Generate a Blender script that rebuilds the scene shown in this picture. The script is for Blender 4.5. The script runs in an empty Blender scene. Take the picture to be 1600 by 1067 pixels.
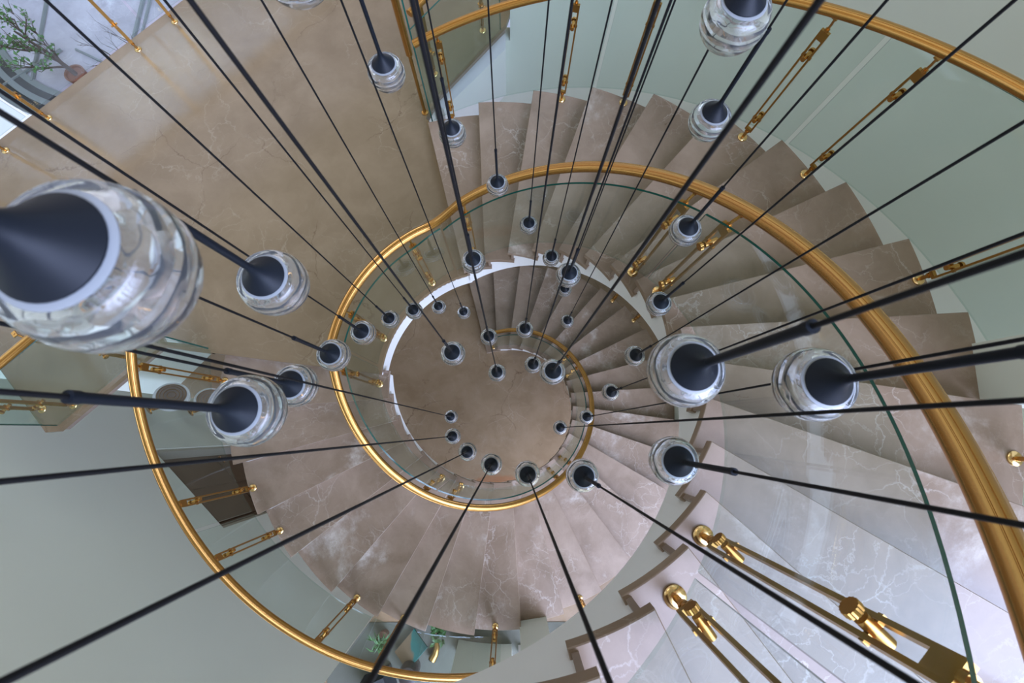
import bpy, bmesh, math, random
from mathutils import Vector, Matrix
random.seed(7)
sc = bpy.context.scene
C = bpy.context.collection
rad = math.radians

# ------------------------------------------------------------------ camera
F_PX = 706.75
cam_d = bpy.data.cameras.new('camera'); cam = bpy.data.objects.new('camera', cam_d); C.objects.link(cam)
cam_d.sensor_width = 36.0; cam_d.lens = F_PX * 36.0 / 1600.0
cam_d.clip_start = 0.02; cam_d.clip_end = 200
_R = Matrix(((0.9999925, 0.0, -0.0038836), (-0.0007496, 0.9811976, -0.1930046), (0.0038106, 0.1930060, 0.9811902)))
cam.matrix_world = _R.to_4x4()
cam_d.dof.use_dof = True; cam_d.dof.focus_distance = 2.6; cam_d.dof.aperture_fstop = 6.3
sc.camera = cam

# ------------------------------------------------------------------ world light: open bright sky, brightest towards the added windows at the lower right
w = bpy.data.worlds.new('world'); sc.world = w; w.use_nodes = True
nt = w.node_tree; nt.nodes.clear()
def wn(t, **k):
    n = nt.nodes.new(t)
    for a, b in k.items(): setattr(n, a, b)
    return n
wo = wn('ShaderNodeOutputWorld'); bg = wn('ShaderNodeBackground'); tc = wn('ShaderNodeTexCoord')
dt = wn('ShaderNodeVectorMath', operation='DOT_PRODUCT')
nt.links.new(tc.outputs['Generated'], dt.inputs[0]); dt.inputs[1].default_value = (0.56, -0.56, 0.61)
rp = wn('ShaderNodeValToRGB')
rp.color_ramp.elements[0].position = 0.0; rp.color_ramp.elements[0].color = (0.38, 0.38, 0.325, 1)
rp.color_ramp.elements[1].position = 1.0; rp.color_ramp.elements[1].color = (7.6, 9.0, 13.8, 1)
e = rp.color_ramp.elements.new(0.55); e.color = (0.47, 0.465, 0.405, 1)
e = rp.color_ramp.elements.new(0.86); e.color = (2.6, 3.05, 4.5, 1)
e = rp.color_ramp.elements.new(0.74); e.color = (0.62, 0.66, 0.66, 1)
nt.links.new(dt.outputs['Value'], rp.inputs[0])
sz = wn('ShaderNodeSeparateXYZ'); nt.links.new(tc.outputs['Generated'], sz.inputs[0])
zr = wn('ShaderNodeMapRange', interpolation_type='SMOOTHSTEP'); zr.inputs['From Min'].default_value = .75; zr.inputs['From Max'].default_value = .98; zr.inputs['To Min'].default_value = 1.0; zr.inputs['To Max'].default_value = .35
nt.links.new(sz.outputs['Z'], zr.inputs['Value'])
vm = wn('ShaderNodeVectorMath', operation='SCALE'); nt.links.new(rp.outputs[0], vm.inputs[0]); nt.links.new(zr.outputs[0], vm.inputs['Scale'])
d2 = wn('ShaderNodeVectorMath', operation='DOT_PRODUCT'); nt.links.new(tc.outputs['Generated'], d2.inputs[0]); d2.inputs[1].default_value = (-0.531, 0.569, 0.627)  # added small bright sky patch, aimed through the added wall's opening
l2 = wn('ShaderNodeMapRange', interpolation_type='SMOOTHSTEP'); l2.inputs['From Min'].default_value = .984; l2.inputs['From Max'].default_value = .990; nt.links.new(d2.outputs['Value'], l2.inputs['Value'])
v2 = wn('ShaderNodeVectorMath', operation='SCALE'); v2.inputs[0].default_value = (1.15, 1.15, 1.2); nt.links.new(l2.outputs[0], v2.inputs['Scale'])
va = wn('ShaderNodeVectorMath', operation='ADD'); nt.links.new(vm.outputs[0], va.inputs[0]); nt.links.new(v2.outputs[0], va.inputs[1])
nt.links.new(va.outputs[0], bg.inputs[0])
bg.inputs[1].default_value = 1.35
nt.links.new(bg.outputs[0], wo.inputs[0])

sc.view_settings.view_transform = 'Standard'; sc.view_settings.look = 'None'
sc.view_settings.exposure = 0.38; sc.view_settings.gamma = 1.0; sc.view_settings.use_curve_mapping = False
sc.cycles.max_bounces = 14; sc.cycles.transmission_bounces = 10; sc.cycles.transparent_max_bounces = 24
sc.cycles.glossy_bounces = 5; sc.cycles.diffuse_bounces = 4
sc.cycles.caustics_reflective = False; sc.cycles.caustics_refractive = False
sc.cycles.sample_clamp_indirect = 4.0
sc.cycles.use_denoising = True

# ------------------------------------------------------------------ measured layout (metres, camera at the origin)
AX, AY = -0.1075, 0.4105
RI, RO = 0.987, 2.491
P1, DP = 104.515, 11.221
PU, DPU = 103.958, 11.217
HL, HU = 0.155, 0.1642
ZF, ZL = -8.089, -3.904
S = 0.060
RH, ROH = 1.087, 2.397
RG, ROG = 1.030, 2.475
NL, NU = 27, 20
def zl_at(a): return ZF + HL * (1 + (P1 - a) / DP)            # a runs from 104 down to -187
def zu_at(a): return ZL + HU * (1 + (PU - a) / DPU)
def pol(a, r, z=0.0): return Vector((AX + r*math.cos(rad(a)), AY + r*math.sin(rad(a)), z))

# ------------------------------------------------------------------ helpers
def tag(o, label=None, cat=None, group=None, kind=None):
    if label: o['label'] = label
    if cat: o['category'] = cat
    if group: o['group'] = group
    if kind: o['kind'] = kind
    return o
def build(name, bm, m, parent=None, smooth=False, loc=None):
    me = bpy.data.meshes.new(name)
    bmesh.ops.recalc_face_normals(bm, faces=bm.faces)
    bm.to_mesh(me); bm.free()
    if m: me.materials.append(m)
    if smooth:
        me.polygons.foreach_set('use_smooth', [True]*len(me.polygons))
        if smooth != 'all':
            try: me.set_sharp_from_angle(angle=rad(38))
            except Exception: pass
    o = bpy.data.objects.new(name, me); C.objects.link(o)
    if parent: o.parent = parent
    if loc is not None: o.location = loc
    return o
def empty(name, loc=(0,0,0), rz=0):
    o = bpy.data.objects.new(name, None); C.objects.link(o); o.location = loc; o.rotation_euler = (0,0,rz); o.empty_display_size = .1
    return o
def copy_tree(o, parent=None):
    c = o.copy(); C.objects.link(c); c.parent = parent
    for ch in list(o.children): copy_tree(ch, c)
    return c
def box(bm, x0, x1, y0, y1, z0, z1, M=None):
    v = [bm.verts.new((x, y, z)) for x in (x0, x1) for y in (y0, y1) for z in (z0, z1)]
    if M is not None:
        for q in v: q.co = M @ q.co
    for f in ((0,1,3,2),(4,6,7,5),(0,4,5,1),(2,3,7,6),(0,2,6,4),(1,5,7,3)): bm.faces.new([v[i] for i in f])
    return v
def cyl(bm, p0, p1, r0, r1=None, n=16, cap=True):
    p0, p1 = Vector(p0), Vector(p1); r1 = r0 if r1 is None else r1
    d = (p1-p0).normalized(); u = d.orthogonal().normalized(); v = d.cross(u)
    a = [bm.verts.new(p0 + (u*math.cos(t)+v*math.sin(t))*r0) for t in [2*math.pi*i/n for i in range(n)]]
    b = [bm.verts.new(p1 + (u*math.cos(t)+v*math.sin(t))*r1) for t in [2*math.pi*i/n for i in range(n)]]
    for i in range(n): bm.faces.new((a[i], a[(i+1)%n], b[(i+1)%n], b[i]))
    if cap: bm.faces.new(a[::-1]); bm.faces.new(b)
def lathe(bm, prof, n=24, c=(0,0,0), fn=None):
    rings = []
    for r, z in prof:
        if r < 1e-6: rings.append([bm.verts.new((c[0], c[1], c[2]+z))]); continue
        ring = []
        for i in range(n):
            t = 2*math.pi*i/n; rr = r*(fn(t, z) if fn else 1)
            ring.append(bm.verts.new((c[0]+rr*math.cos(t), c[1]+rr*math.sin(t), c[2]+z)))
        rings.append(ring)
    for A, B in zip(rings, rings[1:]):
        for i in range(n):
            j = (i+1) % n
            if len(A) == 1 and len(B) == 1: continue
            if len(A) == 1: bm.faces.new((A[0], B[j], B[i]))
            elif len(B) == 1: bm.faces.new((A[i], A[j], B[0]))
            else: bm.faces.new((A[i], A[j], B[j], B[i]))
def tube(bm, pts, r, n=8, cap=True):
    pts = [Vector(p) for p in pts]; rs = r if isinstance(r, (list, tuple)) else [r]*len(pts)
    rings = []; prev = None
    for i, p in enumerate(pts):
        d = (pts[min(i+1, len(pts)-1)] - pts[max(i-1, 0)]).normalized()
        u = (prev - d*prev.dot(d)).normalized() if prev is not None and (prev - d*prev.dot(d)).length > 1e-5 else d.orthogonal().normalized()
        prev = u; v = d.cross(u)
        rings.append([bm.verts.new(p + (u*math.cos(t)+v*math.sin(t))*rs[i]) for t in [2*math.pi*k/n for k in range(n)]])
    for A, B in zip(rings, rings[1:]):
        for k in range(n): bm.faces.new((A[k], A[(k+1)%n], B[(k+1)%n], B[k]))
    if cap: bm.faces.new(rings[0][::-1]); bm.faces.new(rings[-1])
def prism(bm, poly, z0, z1):
    a = [bm.verts.new((x, y, z0)) for x, y in poly]; b = [bm.verts.new((x, y, z1)) for x, y in poly]
    n = len(poly)
    for i in range(n): bm.faces.new((a[i], a[(i+1)%n], b[(i+1)%n], b[i]))
    bm.faces.new(a[::-1]); bm.faces.new(b)

# ------------------------------------------------------------------ materials
def mat(name):
    m = bpy.data.materials.new(name); m.use_nodes = True
    m.node_tree.nodes.clear(); return m, m.node_tree
def N(t, typ, **k):
    n = t.nodes.new(typ)
    for a, b in k.items(): setattr(n, a, b)
    return n
def principled(name, col, rough=.5, metal=0.0, var=.15, **k):
    m, t = mat(name); o = N(t, 'ShaderNodeOutputMaterial'); p = N(t, 'ShaderNodeBsdfPrincipled')
    p.inputs['Base Color'].default_value = (*col, 1); p.inputs['Roughness'].default_value = rough; p.inputs['Metallic'].default_value = metal
    for a, b in k.items(): p.inputs[a.replace('_', ' ')].default_value = b
    # faint procedural variation of the finish
    nz = N(t, 'ShaderNodeTexNoise'); nz.inputs['Scale'].default_value = 9.0; tcn = N(t, 'ShaderNodeTexCoord')
    mr = N(t, 'ShaderNodeMapRange'); mr.inputs['To Min'].default_value = max(0, rough*(1-var)); mr.inputs['To Max'].default_value = min(1, rough*(1+var))
    t.links.new(tcn.outputs['Object'], nz.inputs['Vector']); t.links.new(nz.outputs['Fac'], mr.inputs['Value']); t.links.new(mr.outputs[0], p.inputs['Roughness'])
    t.links.new(p.outputs[0], o.inputs[0]); return m
def marble(name, dark, light, vein, vscale=2.2, veinw=.02, vamt=.55, cloud=.35, rough=.22, crack=0.0, per_obj=True, scale=1.0, stains=()):
    m, t = mat(name); L = t.links.new
    o = N(t, 'ShaderNodeOutputMaterial'); p = N(t, 'ShaderNodeBsdfPrincipled'); L(p.outputs[0], o.inputs[0])
    tcn = N(t, 'ShaderNodeTexCoord'); oi = N(t, 'ShaderNodeObjectInfo')
    ml = N(t, 'ShaderNodeMath', operation='MULTIPLY'); ml.inputs[1].default_value = 37.0 if per_obj else 0.0
    L(oi.outputs['Random'], ml.inputs[0])
    ad = N(t, 'ShaderNodeVectorMath', operation='ADD'); L(tcn.outputs['Object'], ad.inputs[0]); L(ml.outputs[0], ad.inputs[1])
    scl = N(t, 'ShaderNodeVectorMath', operation='SCALE'); scl.inputs['Scale'].default_value = scale; L(ad.outputs[0], scl.inputs[0])
    warp = N(t, 'ShaderNodeTexNoise'); warp.inputs['Scale'].default_value = 1.7; warp.inputs['Detail'].default_value = 4; L(scl.outputs[0], warp.inputs['Vector'])
    sub = N(t, 'ShaderNodeVectorMath', operation='SUBTRACT'); L(warp.outputs['Color'], sub.inputs[0]); sub.inputs[1].default_value = (.5, .5, .5)
    sw = N(t, 'ShaderNodeVectorMath', operation='SCALE'); sw.inputs['Scale'].default_value = .5; L(sub.outputs[0], sw.inputs[0])
    wv0 = N(t, 'ShaderNodeVectorMath', operation='ADD'); L(scl.outputs[0], wv0.inputs[0]); L(sw.outputs[0], wv0.inputs[1])
    wf = N(t, 'ShaderNodeTexNoise'); wf.inputs['Scale'].default_value = 11; wf.inputs['Detail'].default_value = 6; wf.inputs['Roughness'].default_value = .7; L(scl.outputs[0], wf.inputs['Vector'])
    sf = N(t, 'ShaderNodeVectorMath', operation='SUBTRACT'); L(wf.outputs['Color'], sf.inputs[0]); sf.inputs[1].default_value = (.5, .5, .5)
    s2 = N(t, 'ShaderNodeVectorMath', operation='SCALE'); s2.inputs['Scale'].default_value = .10; L(sf.outputs[0], s2.inputs[0])
    wv = N(t, 'ShaderNodeVectorMath', operation='ADD'); L(wv0.outputs[0], wv.inputs[0]); L(s2.outputs[0], wv.inputs[1])
    n1 = N(t, 'ShaderNodeTexNoise'); n1.inputs['Scale'].default_value = 2.3; n1.inputs['Detail'].default_value = 7; n1.inputs['Roughness'].default_value = .62; L(wv.outputs[0], n1.inputs['Vector'])
    r1 = N(t, 'ShaderNodeValToRGB'); r1.color_ramp.elements[0].position = .34; r1.color_ramp.elements[0].color = (*dark, 1)
    r1.color_ramp.elements[1].position = .68; r1.color_ramp.elements[1].color = (*light, 1); L(n1.outputs['Fac'], r1.inputs[0])
    def veins(sc_, w_, off):
        vo = N(t, 'ShaderNodeTexVoronoi', feature='DISTANCE_TO_EDGE'); vo.inputs['Scale'].default_value = sc_
        aa = N(t, 'ShaderNodeVectorMath', operation='ADD'); aa.inputs[1].default_value = (off, off*.7, off*.3); L(wv.outputs[0], aa.inputs[0]); L(aa.outputs[0], vo.inputs['Vector'])
        mr = N(t, 'ShaderNodeMapRange', interpolation_type='SMOOTHSTEP'); mr.inputs['From Min'].default_value = 0; mr.inputs['From Max'].default_value = w_
        mr.inputs['To Min'].default_value = 1; mr.inputs['To Max'].default_value = 0; L(vo.outputs['Distance'], mr.inputs['Value']); return mr.outputs[0]
    def mul(a, b):
        x = N(t, 'ShaderNodeMath', operation='MULTIPLY')
        (L(a, x.inputs[0]) if not isinstance(a, float) else setattr(x.inputs[0], 'default_value', a))
        (L(b, x.inputs[1]) if not isinstance(b, float) else setattr(x.inputs[1], 'default_value', b)); return x.outputs[0]
    n2 = N(t, 'ShaderNodeTexNoise'); n2.inputs['Scale'].default_value = 1.5; n2.inputs['Detail'].default_value = 3; L(scl.outputs[0], n2.inputs['Vector'])
    mk = N(t, 'ShaderNodeMapRange', interpolation_type='SMOOTHSTEP'); mk.inputs['From Min'].default_value = .45; mk.inputs['From Max'].default_value = .62; L(n2.outputs['Fac'], mk.inputs['Value'])
    v1 = mul(veins(vscale, veinw, 0.0), mk.outputs[0]); v2 = mul(veins(vscale*2.9, veinw*1.4, 5.1), mk.outputs[0])
    mx = N(t, 'ShaderNodeMath', operation='MAXIMUM'); L(v1, mx.inputs[0]); L(mul(v2, .7), mx.inputs[1])
    # pale cloudy crystalline patches
    n3 = N(t, 'ShaderNodeTexNoise'); n3.inputs['Scale'].default_value = 1.1; n3.inputs['Detail'].default_value = 9; n3.inputs['Roughness'].default_value = .7; n3.inputs['Distortion'].default_value = .25
    L(scl.outputs[0], n3.inputs['Vector'])
    m3 = N(t, 'ShaderNodeMapRange', interpolation_type='SMOOTHSTEP'); m3.inputs['From Min'].default_value = .54; m3.inputs['From Max'].default_value = .70; L(n3.outputs['Fac'], m3.inputs['Value'])
    fac = N(t, 'ShaderNodeMath', operation='MAXIMUM'); L(mul(mx.outputs[0], vamt), fac.inputs[0]); fb = N(t, 'ShaderNodeTexNoise'); fb.inputs['Scale'].default_value = 22; fb.inputs['Detail'].default_value = 8; fb.inputs['Roughness'].default_value = .75; L(wv.outputs[0], fb.inputs['Vector'])
    fr_ = N(t, 'ShaderNodeMapRange'); fr_.inputs['From Min'].default_value = .32; fr_.inputs['From Max'].default_value = .62; fr_.inputs['To Min'].default_value = .35; fr_.inputs['To Max'].default_value = 1.15; L(fb.outputs['Fac'], fr_.inputs['Value'])
    L(mul(mul(m3.outputs[0], fr_.outputs[0]), cloud), fac.inputs[1])
    mc = N(t, 'ShaderNodeMix', data_type='RGBA'); L(fac.outputs[0], mc.inputs['Factor']); L(r1.outputs[0], mc.inputs['A']); mc.inputs['B'].default_value = (*vein, 1)
    out = mc.outputs['Result']
    if crack > 0:
        cv = mul(mul(veins(.9, .006, 11.0), mk.outputs[0]), float(crack))
        m2 = N(t, 'ShaderNodeMix', data_type='RGBA'); L(cv, m2.inputs['Factor']); L(out, m2.inputs['A']); m2.inputs['B'].default_value = (dark[0]*.45, dark[1]*.36, dark[2]*.3, 1); out = m2.outputs['Result']
    for (sx, sy, srx, sry, col, amt) in stains:
        mp = N(t, 'ShaderNodeVectorMath', operation='SUBTRACT'); L(tcn.outputs['Object'], mp.inputs[0]); mp.inputs[1].default_value = (sx, sy, 0)
        dv = N(t, 'ShaderNodeVectorMath', operation='DIVIDE'); L(mp.outputs[0], dv.inputs[0]); dv.inputs[1].default_value = (srx, sry, 1e6)
        a2 = N(t, 'ShaderNodeVectorMath', operation='ADD'); L(dv.outputs[0], a2.inputs[0])
        nn = N(t, 'ShaderNodeTexNoise'); nn.inputs['Scale'].default_value = 9; nn.inputs['Detail'].default_value = 5; L(tcn.outputs['Object'], nn.inputs['Vector'])
        ns = N(t, 'ShaderNodeVectorMath', operation='SUBTRACT'); L(nn.outputs['Color'], ns.inputs[0]); ns.inputs[1].default_value = (.5,.5,.5); L(ns.outputs[0], a2.inputs[1])
        ln = N(t, 'ShaderNodeVectorMath', operation='LENGTH'); L(a2.outputs[0], ln.inputs[0])
        mr = N(t, 'ShaderNodeMapRange', interpolation_type='SMOOTHSTEP'); mr.inputs['From Min'].default_value = .6; mr.inputs['From Max'].default_value = 1.1; mr.inputs['To Min'].default_value = amt; mr.inputs['To Max'].default_value = 0; L(ln.outputs['Value'], mr.inputs['Value'])
        m2 = N(t, 'ShaderNodeMix', data_type='RGBA'); L(mr.outputs[0], m2.inputs['Factor']); L(out, m2.inputs['A']); m2.inputs['B'].default_value = (*col, 1); out = m2.outputs['Result']
    L(out, p.inputs['Base Color'])
    rr = N(t, 'ShaderNodeMapRange'); rr.inputs['To Min'].default_value = rough*.75; rr.inputs['To Max'].default_value = rough*1.3; L(n1.outputs['Fac'], rr.inputs['Value']); L(rr.outputs[0], p.inputs['Roughness'])
    p.inputs['IOR'].default_value = 1.6
    return m
def plaster(name, col, rough=.6):
    m, t = mat(name); L = t.links.new
    o = N(t, 'ShaderNodeOutputMaterial'); p = N(t, 'ShaderNodeBsdfPrincipled'); L(p.outputs[0], o.inputs[0])
    tcn = N(t, 'ShaderNodeTexCoord'); nz = N(t, 'ShaderNodeTexNoise'); nz.inputs['Scale'].default_value = .8; nz.inputs['Detail'].default_value = 3; L(tcn.outputs['Object'], nz.inputs['Vector'])
    mx = N(t, 'ShaderNodeMix', data_type='RGBA'); L(nz.outputs['Fac'], mx.inputs['Factor']); mx.inputs['A'].default_value = (*[c*.96 for c in col], 1); mx.inputs['B'].default_value = (*[min(1, c*1.03) for c in col], 1)
    L(mx.outputs['Result'], p.inputs['Base Color']); p.inputs['Roughness'].default_value = rough
    nb = N(t, 'ShaderNodeTexNoise'); nb.inputs['Scale'].default_value = 180; L(tcn.outputs['Object'], nb.inputs['Vector'])
    bp = N(t, 'ShaderNodeBump'); bp.inputs['Strength'].default_value = .04; L(nb.outputs['Fac'], bp.inputs['Height']); L(bp.outputs[0], p.inputs['Normal'])
    return m
def sheet_glass(name, tint, refl=1.0):
    m, t = mat(name); L = t.links.new
    o = N(t, 'ShaderNodeOutputMaterial'); tr = N(t, 'ShaderNodeBsdfTransparent'); tr.inputs[0].default_value = (*tint, 1)
    gl = N(t, 'ShaderNodeBsdfGlossy'); gl.inputs['Roughness'].default_value = .015; gl.inputs[0].default_value = (.95, 1, .98, 1)
    geo_ = N(t, 'ShaderNodeNewGeometry'); dp_ = N(t, 'ShaderNodeVectorMath', operation='DOT_PRODUCT'); L(geo_.outputs['Normal'], dp_.inputs[0]); L(geo_.outputs['Incoming'], dp_.inputs[1])
    ab_ = N(t, 'ShaderNodeMath', operation='ABSOLUTE'); L(dp_.outputs['Value'], ab_.inputs[0]); om_ = N(t, 'ShaderNodeMath', operation='SUBTRACT', use_clamp=True); om_.inputs[0].default_value = 1.0; L(ab_.outputs[0], om_.inputs[1])
    pw_ = N(t, 'ShaderNodeMath', operation='POWER'); L(om_.outputs[0], pw_.inputs[0]); pw_.inputs[1].default_value = 5.0
    fr = N(t, 'ShaderNodeMath', operation='MULTIPLY_ADD'); L(pw_.outputs[0], fr.inputs[0]); fr.inputs[1].default_value = .96; fr.inputs[2].default_value = .04
    nz = N(t, 'ShaderNodeTexNoise'); nz.inputs['Scale'].default_value = 1.3; tcn = N(t, 'ShaderNodeTexCoord'); L(tcn.outputs['Object'], nz.inputs['Vector'])
    bp = N(t, 'ShaderNodeBump'); bp.inputs['Strength'].default_value = .01; L(nz.outputs['Fac'], bp.inputs['Height']); L(bp.outputs[0], gl.inputs['Normal'])
    ml = N(t, 'ShaderNodeMath', operation='MULTIPLY'); L(fr.outputs[0], ml.inputs[0]); ml.inputs[1].default_value = refl
    mx = N(t, 'ShaderNodeMixShader'); L(ml.outputs[0], mx.inputs[0]); L(tr.outputs[0], mx.inputs[1]); L(gl.outputs[0], mx.inputs[2]); L(mx.outputs[0], o.inputs[0])
    return m
M_TREAD = marble('taupe marble', (.200, .134, .084), (.325, .232, .162), (.66, .59, .51), vscale=2.6, veinw=.015, vamt=.40, cloud=.70, rough=.30)
M_RISER = marble('taupe marble edge', (.20, .145, .110), (.30, .22, .17), (.48, .40, .34), vamt=.35, cloud=.2, rough=.35)
M_LAND = marble('beige marble', (.182, .124, .066), (.234, .164, .093), (.36, .29, .20), vscale=1.5, veinw=.010, vamt=.35, cloud=.12, rough=.15, crack=.6, per_obj=False)
M_FLOOR = marble('hall floor marble', (.235, .155, .085), (.308, .213, .127), (.48, .39, .29), vscale=1.3, veinw=.010, vamt=.35, cloud=.25, rough=.16, crack=.9, per_obj=False,
                 stains=((-.25, -.86, .42, .13, (.30, .11, .04), .55), (-1.55, -.35, .10, .12, (.22, .13, .08), .4)))
M_CREAM = plaster('cream plaster', (.72, .75, .66))
M_WHITE = plaster('white plaster', (.80, .79, .76), .5)
M_BRASS = principled('satin brass', (.54, .285, .082), .26, 1.0, .02)
M_BRASSD = principled('aged brass', (.44, .245, .070), .33, 1.0)
M_BRIGHT = principled('polished brass', (.78, .53, .23), .18, 1.0)
M_BLACK = principled('black satin metal', (.008, .010, .014), .42, .0, Specular_IOR_Level=.13)
M_CABLE = principled('black cable', (.005, .005, .006), .6, 0.0, Specular_IOR_Level=.2)
M_GLASS = sheet_glass('clear green sheet glass', (.915, .962, .950))
M_EDGE = principled('dark green glass edge', (.010, .085, .065), .12)
M_EDGEL = sheet_glass('pale polished glass edge', (.80, .88, .85), .7)
M_FROST = principled('frosted glass', (.30, .32, .34), .35, 0.0, Transmission_Weight=.3)
m, t = mat('crystal'); o_ = N(t, 'ShaderNodeOutputMaterial'); g_ = N(t, 'ShaderNodeBsdfGlass'); g_.inputs['IOR'].default_value = 1.5; g_.inputs['Roughness'].default_value = 0.0
g_.inputs[0].default_value = (.985, .99, .99, 1); nz_ = N(t, 'ShaderNodeTexNoise'); nz_.inputs['Scale'].default_value = 16; tc_ = N(t, 'ShaderNodeTexCoord'); bp_ = N(t, 'ShaderNodeBump'); bp_.inputs['Strength'].default_value = .05
t.links.new(tc_.outputs['Object'], nz_.inputs['Vector']); t.links.new(nz_.outputs['Fac'], bp_.inputs['Height']); t.links.new(bp_.outputs[0], g_.inputs['Normal']); df_ = N(t, 'ShaderNodeBsdfDiffuse'); df_.inputs[0].default_value = (.80, .85, .92, 1); tl_ = N(t, 'ShaderNodeBsdfTranslucent'); tl_.inputs[0].default_value = (.80, .86, .95, 1)
ms_ = N(t, 'ShaderNodeMixShader'); ms_.inputs[0].default_value = .5; t.links.new(df_.outputs[0], ms_.inputs[1]); t.links.new(tl_.outputs[0], ms_.inputs[2])
mt_ = N(t, 'ShaderNodeMixShader'); mt_.inputs[0].default_value = .065; t.links.new(g_.outputs[0], mt_.inputs[1]); t.links.new(ms_.outputs[0], mt_.inputs[2]); t.links.new(mt_.outputs[0], o_.inputs[0])
M_CRYSTAL = m
M_DOOR = principled('dark walnut door', (.115, .075, .045), .4)
M_DOORF = plaster('door reveal', (.40, .38, .31), .5)
M_STONE = marble('pale lilac paving', (.26, .24, .26), (.38, .355, .375), (.55, .53, .56), vamt=.3, cloud=.6, rough=.7, per_obj=False, scale=.8)
M_BARK = principled('bark', (.060, .038, .028), .8)
M_LEAF = principled('leaf green', (.045, .13, .025), .5)
M_TERRA = principled('terracotta', (.16, .065, .035), .7)
M_DGREY = principled('dark rubber seal', (.02, .022, .022), .6)
M_MGREY = principled('grey green aluminium', (.17, .19, .18), .4, .3)

# ------------------------------------------------------------------ setting: hall floor
bm = bmesh.new(); box(bm, -7.4, 4.2, -6.5, 6.0, ZF-.2, ZF); tag(build('floor', bm, M_FLOOR), 'brown marble hall floor at the bottom of the stairwell', 'floor', kind='structure')

# landing: floor slab between the flights
def arc(r, a0, a1, n): return [tuple(pol(a0+(a1-a0)*i/n, r).xy) for i in range(n+1)]
def nose(a, r, s=S):
    t = math.sqrt(r*r-s*s); c, q = math.cos(rad(a)), math.sin(rad(a))
    return (AX+t*c-s*q, AY+t*q+s*c)
LAND_IN = arc(1.02, 174.0+2.4, 106.5, 26)
a27 = P1-DP*26
inner0 = nose(a27, 1.02); outer0 = nose(a27, RO+.03)
landing = [inner0] + LAND_IN[1:-1] + [nose(PU-2.0, 1.02), nose(PU-2.0, 2.50), (-.82, 2.98), (-.689, 3.272), (-.10, 4.00), (-.04, 4.07), (.0, 4.20), (.0, 6.2), (-1.61, 6.2), (-5.70, 1.90), (-3.917, -.015), (-3.82, -.005), (-3.335, .466), (-3.069, .72), (-2.60, .66), outer0]
bm = bmesh.new(); prism(bm, landing, ZL-.05, ZL); fl = build('floor', bm, M_LAND); tag(fl, 'beige marble landing between the two flights', 'floor', kind='structure')
def inset(poly, d):
    out = []; n = len(poly)
    for i in range(n):
        p0, p1, p2 = Vector(poly[i-1]), Vector(poly[i]), Vector(poly[(i+1) % n])
        e1 = (p1-p0).normalized(); e2 = (p2-p1).normalized()
        n1 = Vector((e1.y, -e1.x)); n2 = Vector((e2.y, -e2.x)); q = (n1+n2); 
        if q.length < 1e-4: q = n1
        q.normalize(); out.append(tuple(p1 + q*d/max(.4, q.dot(n1))))
    return out
area = sum(landing[i-1][0]*landing[i][1]-landing[i][0]*landing[i-1][1] for i in range(len(landing)))
slab = inset(landing, .02 if area < 0 else -.02)
bm = bmesh.new(); prism(bm, slab, ZL-.12, ZL-.051); tag(build('trim_1', bm, M_RISER), 'stone edge band of the landing slab', 'slab edge', kind='structure')
def ring_trim(name, r0, r1, a0, a1, z0, z1, m, n, label):
    bm = bmesh.new(); R_ = []
    for i in range(n+1):
        a = a0+(a1-a0)*i/n
        R_.append([bm.verts.new(pol(a, r, z)) for r, z in ((r0, z0), (r0, z1), (r1, z1), (r1, z0))])
    for A, B in zip(R_, R_[1:]):
        for k in range(4): bm.faces.new((A[k], A[(k+1)%4], B[(k+1)%4], B[k]))
    bm.faces.new(R_[0]); bm.faces.new(R_[-1][::-1])
    tag(build(name, bm, m, smooth=True), label, 'fascia', kind='structure')
ring_trim('trim_5', 1.040, 1.12, 175.5, 104.5, ZL-.31, ZL-.051, M_WHITE, 30, 'white curved fascia of the landing around the well')
# deep edge beam under the landing's right hand edge
bm = bmesh.new(); prism(bm, [(-.05, 4.06), (-.70, 3.32), (-.84, 3.44), (-.20, 4.24), (-.05, 4.24)], ZL-.98, ZL-.301)
tag(build('trim_2', bm, M_WHITE), 'white edge beam under the pointed end of the landing', 'beam', kind='structure')

# curved outer wall behind the outer balustrade
def ring_wall(name, r0, r1, a0, a1, z0, z1, m, n, label):
    bm = bmesh.new(); R_ = []
    for i in range(n+1):
        a = a0+(a1-a0)*i/n
        R_.append([bm.verts.new(pol(a, r, z)) for r, z in ((r0, z0), (r0, z1), (r1, z1), (r1, z0))])
    for A, B in zip(R_, R_[1:]):
        for k in range(4): bm.faces.new((A[k], A[(k+1)%4], B[(k+1)%4], B[k]))
    bm.faces.new(R_[0]); bm.faces.new(R_[-1][::-1])
    o = build(name, bm, m, smooth=True); tag(o, label, 'wall', kind='structure'); return o
ring_wall('wall_right', 3.78, 3.95, -20, 88.4, ZF, 2.2, M_CREAM, 48, 'tall curved cream wall around the stair')
ring_wall('wall_back', 3.78, 3.95, 88.4, 128, ZF, ZL-.32, M_CREAM, 18, 'curved cream wall continuing below the landing')
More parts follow.
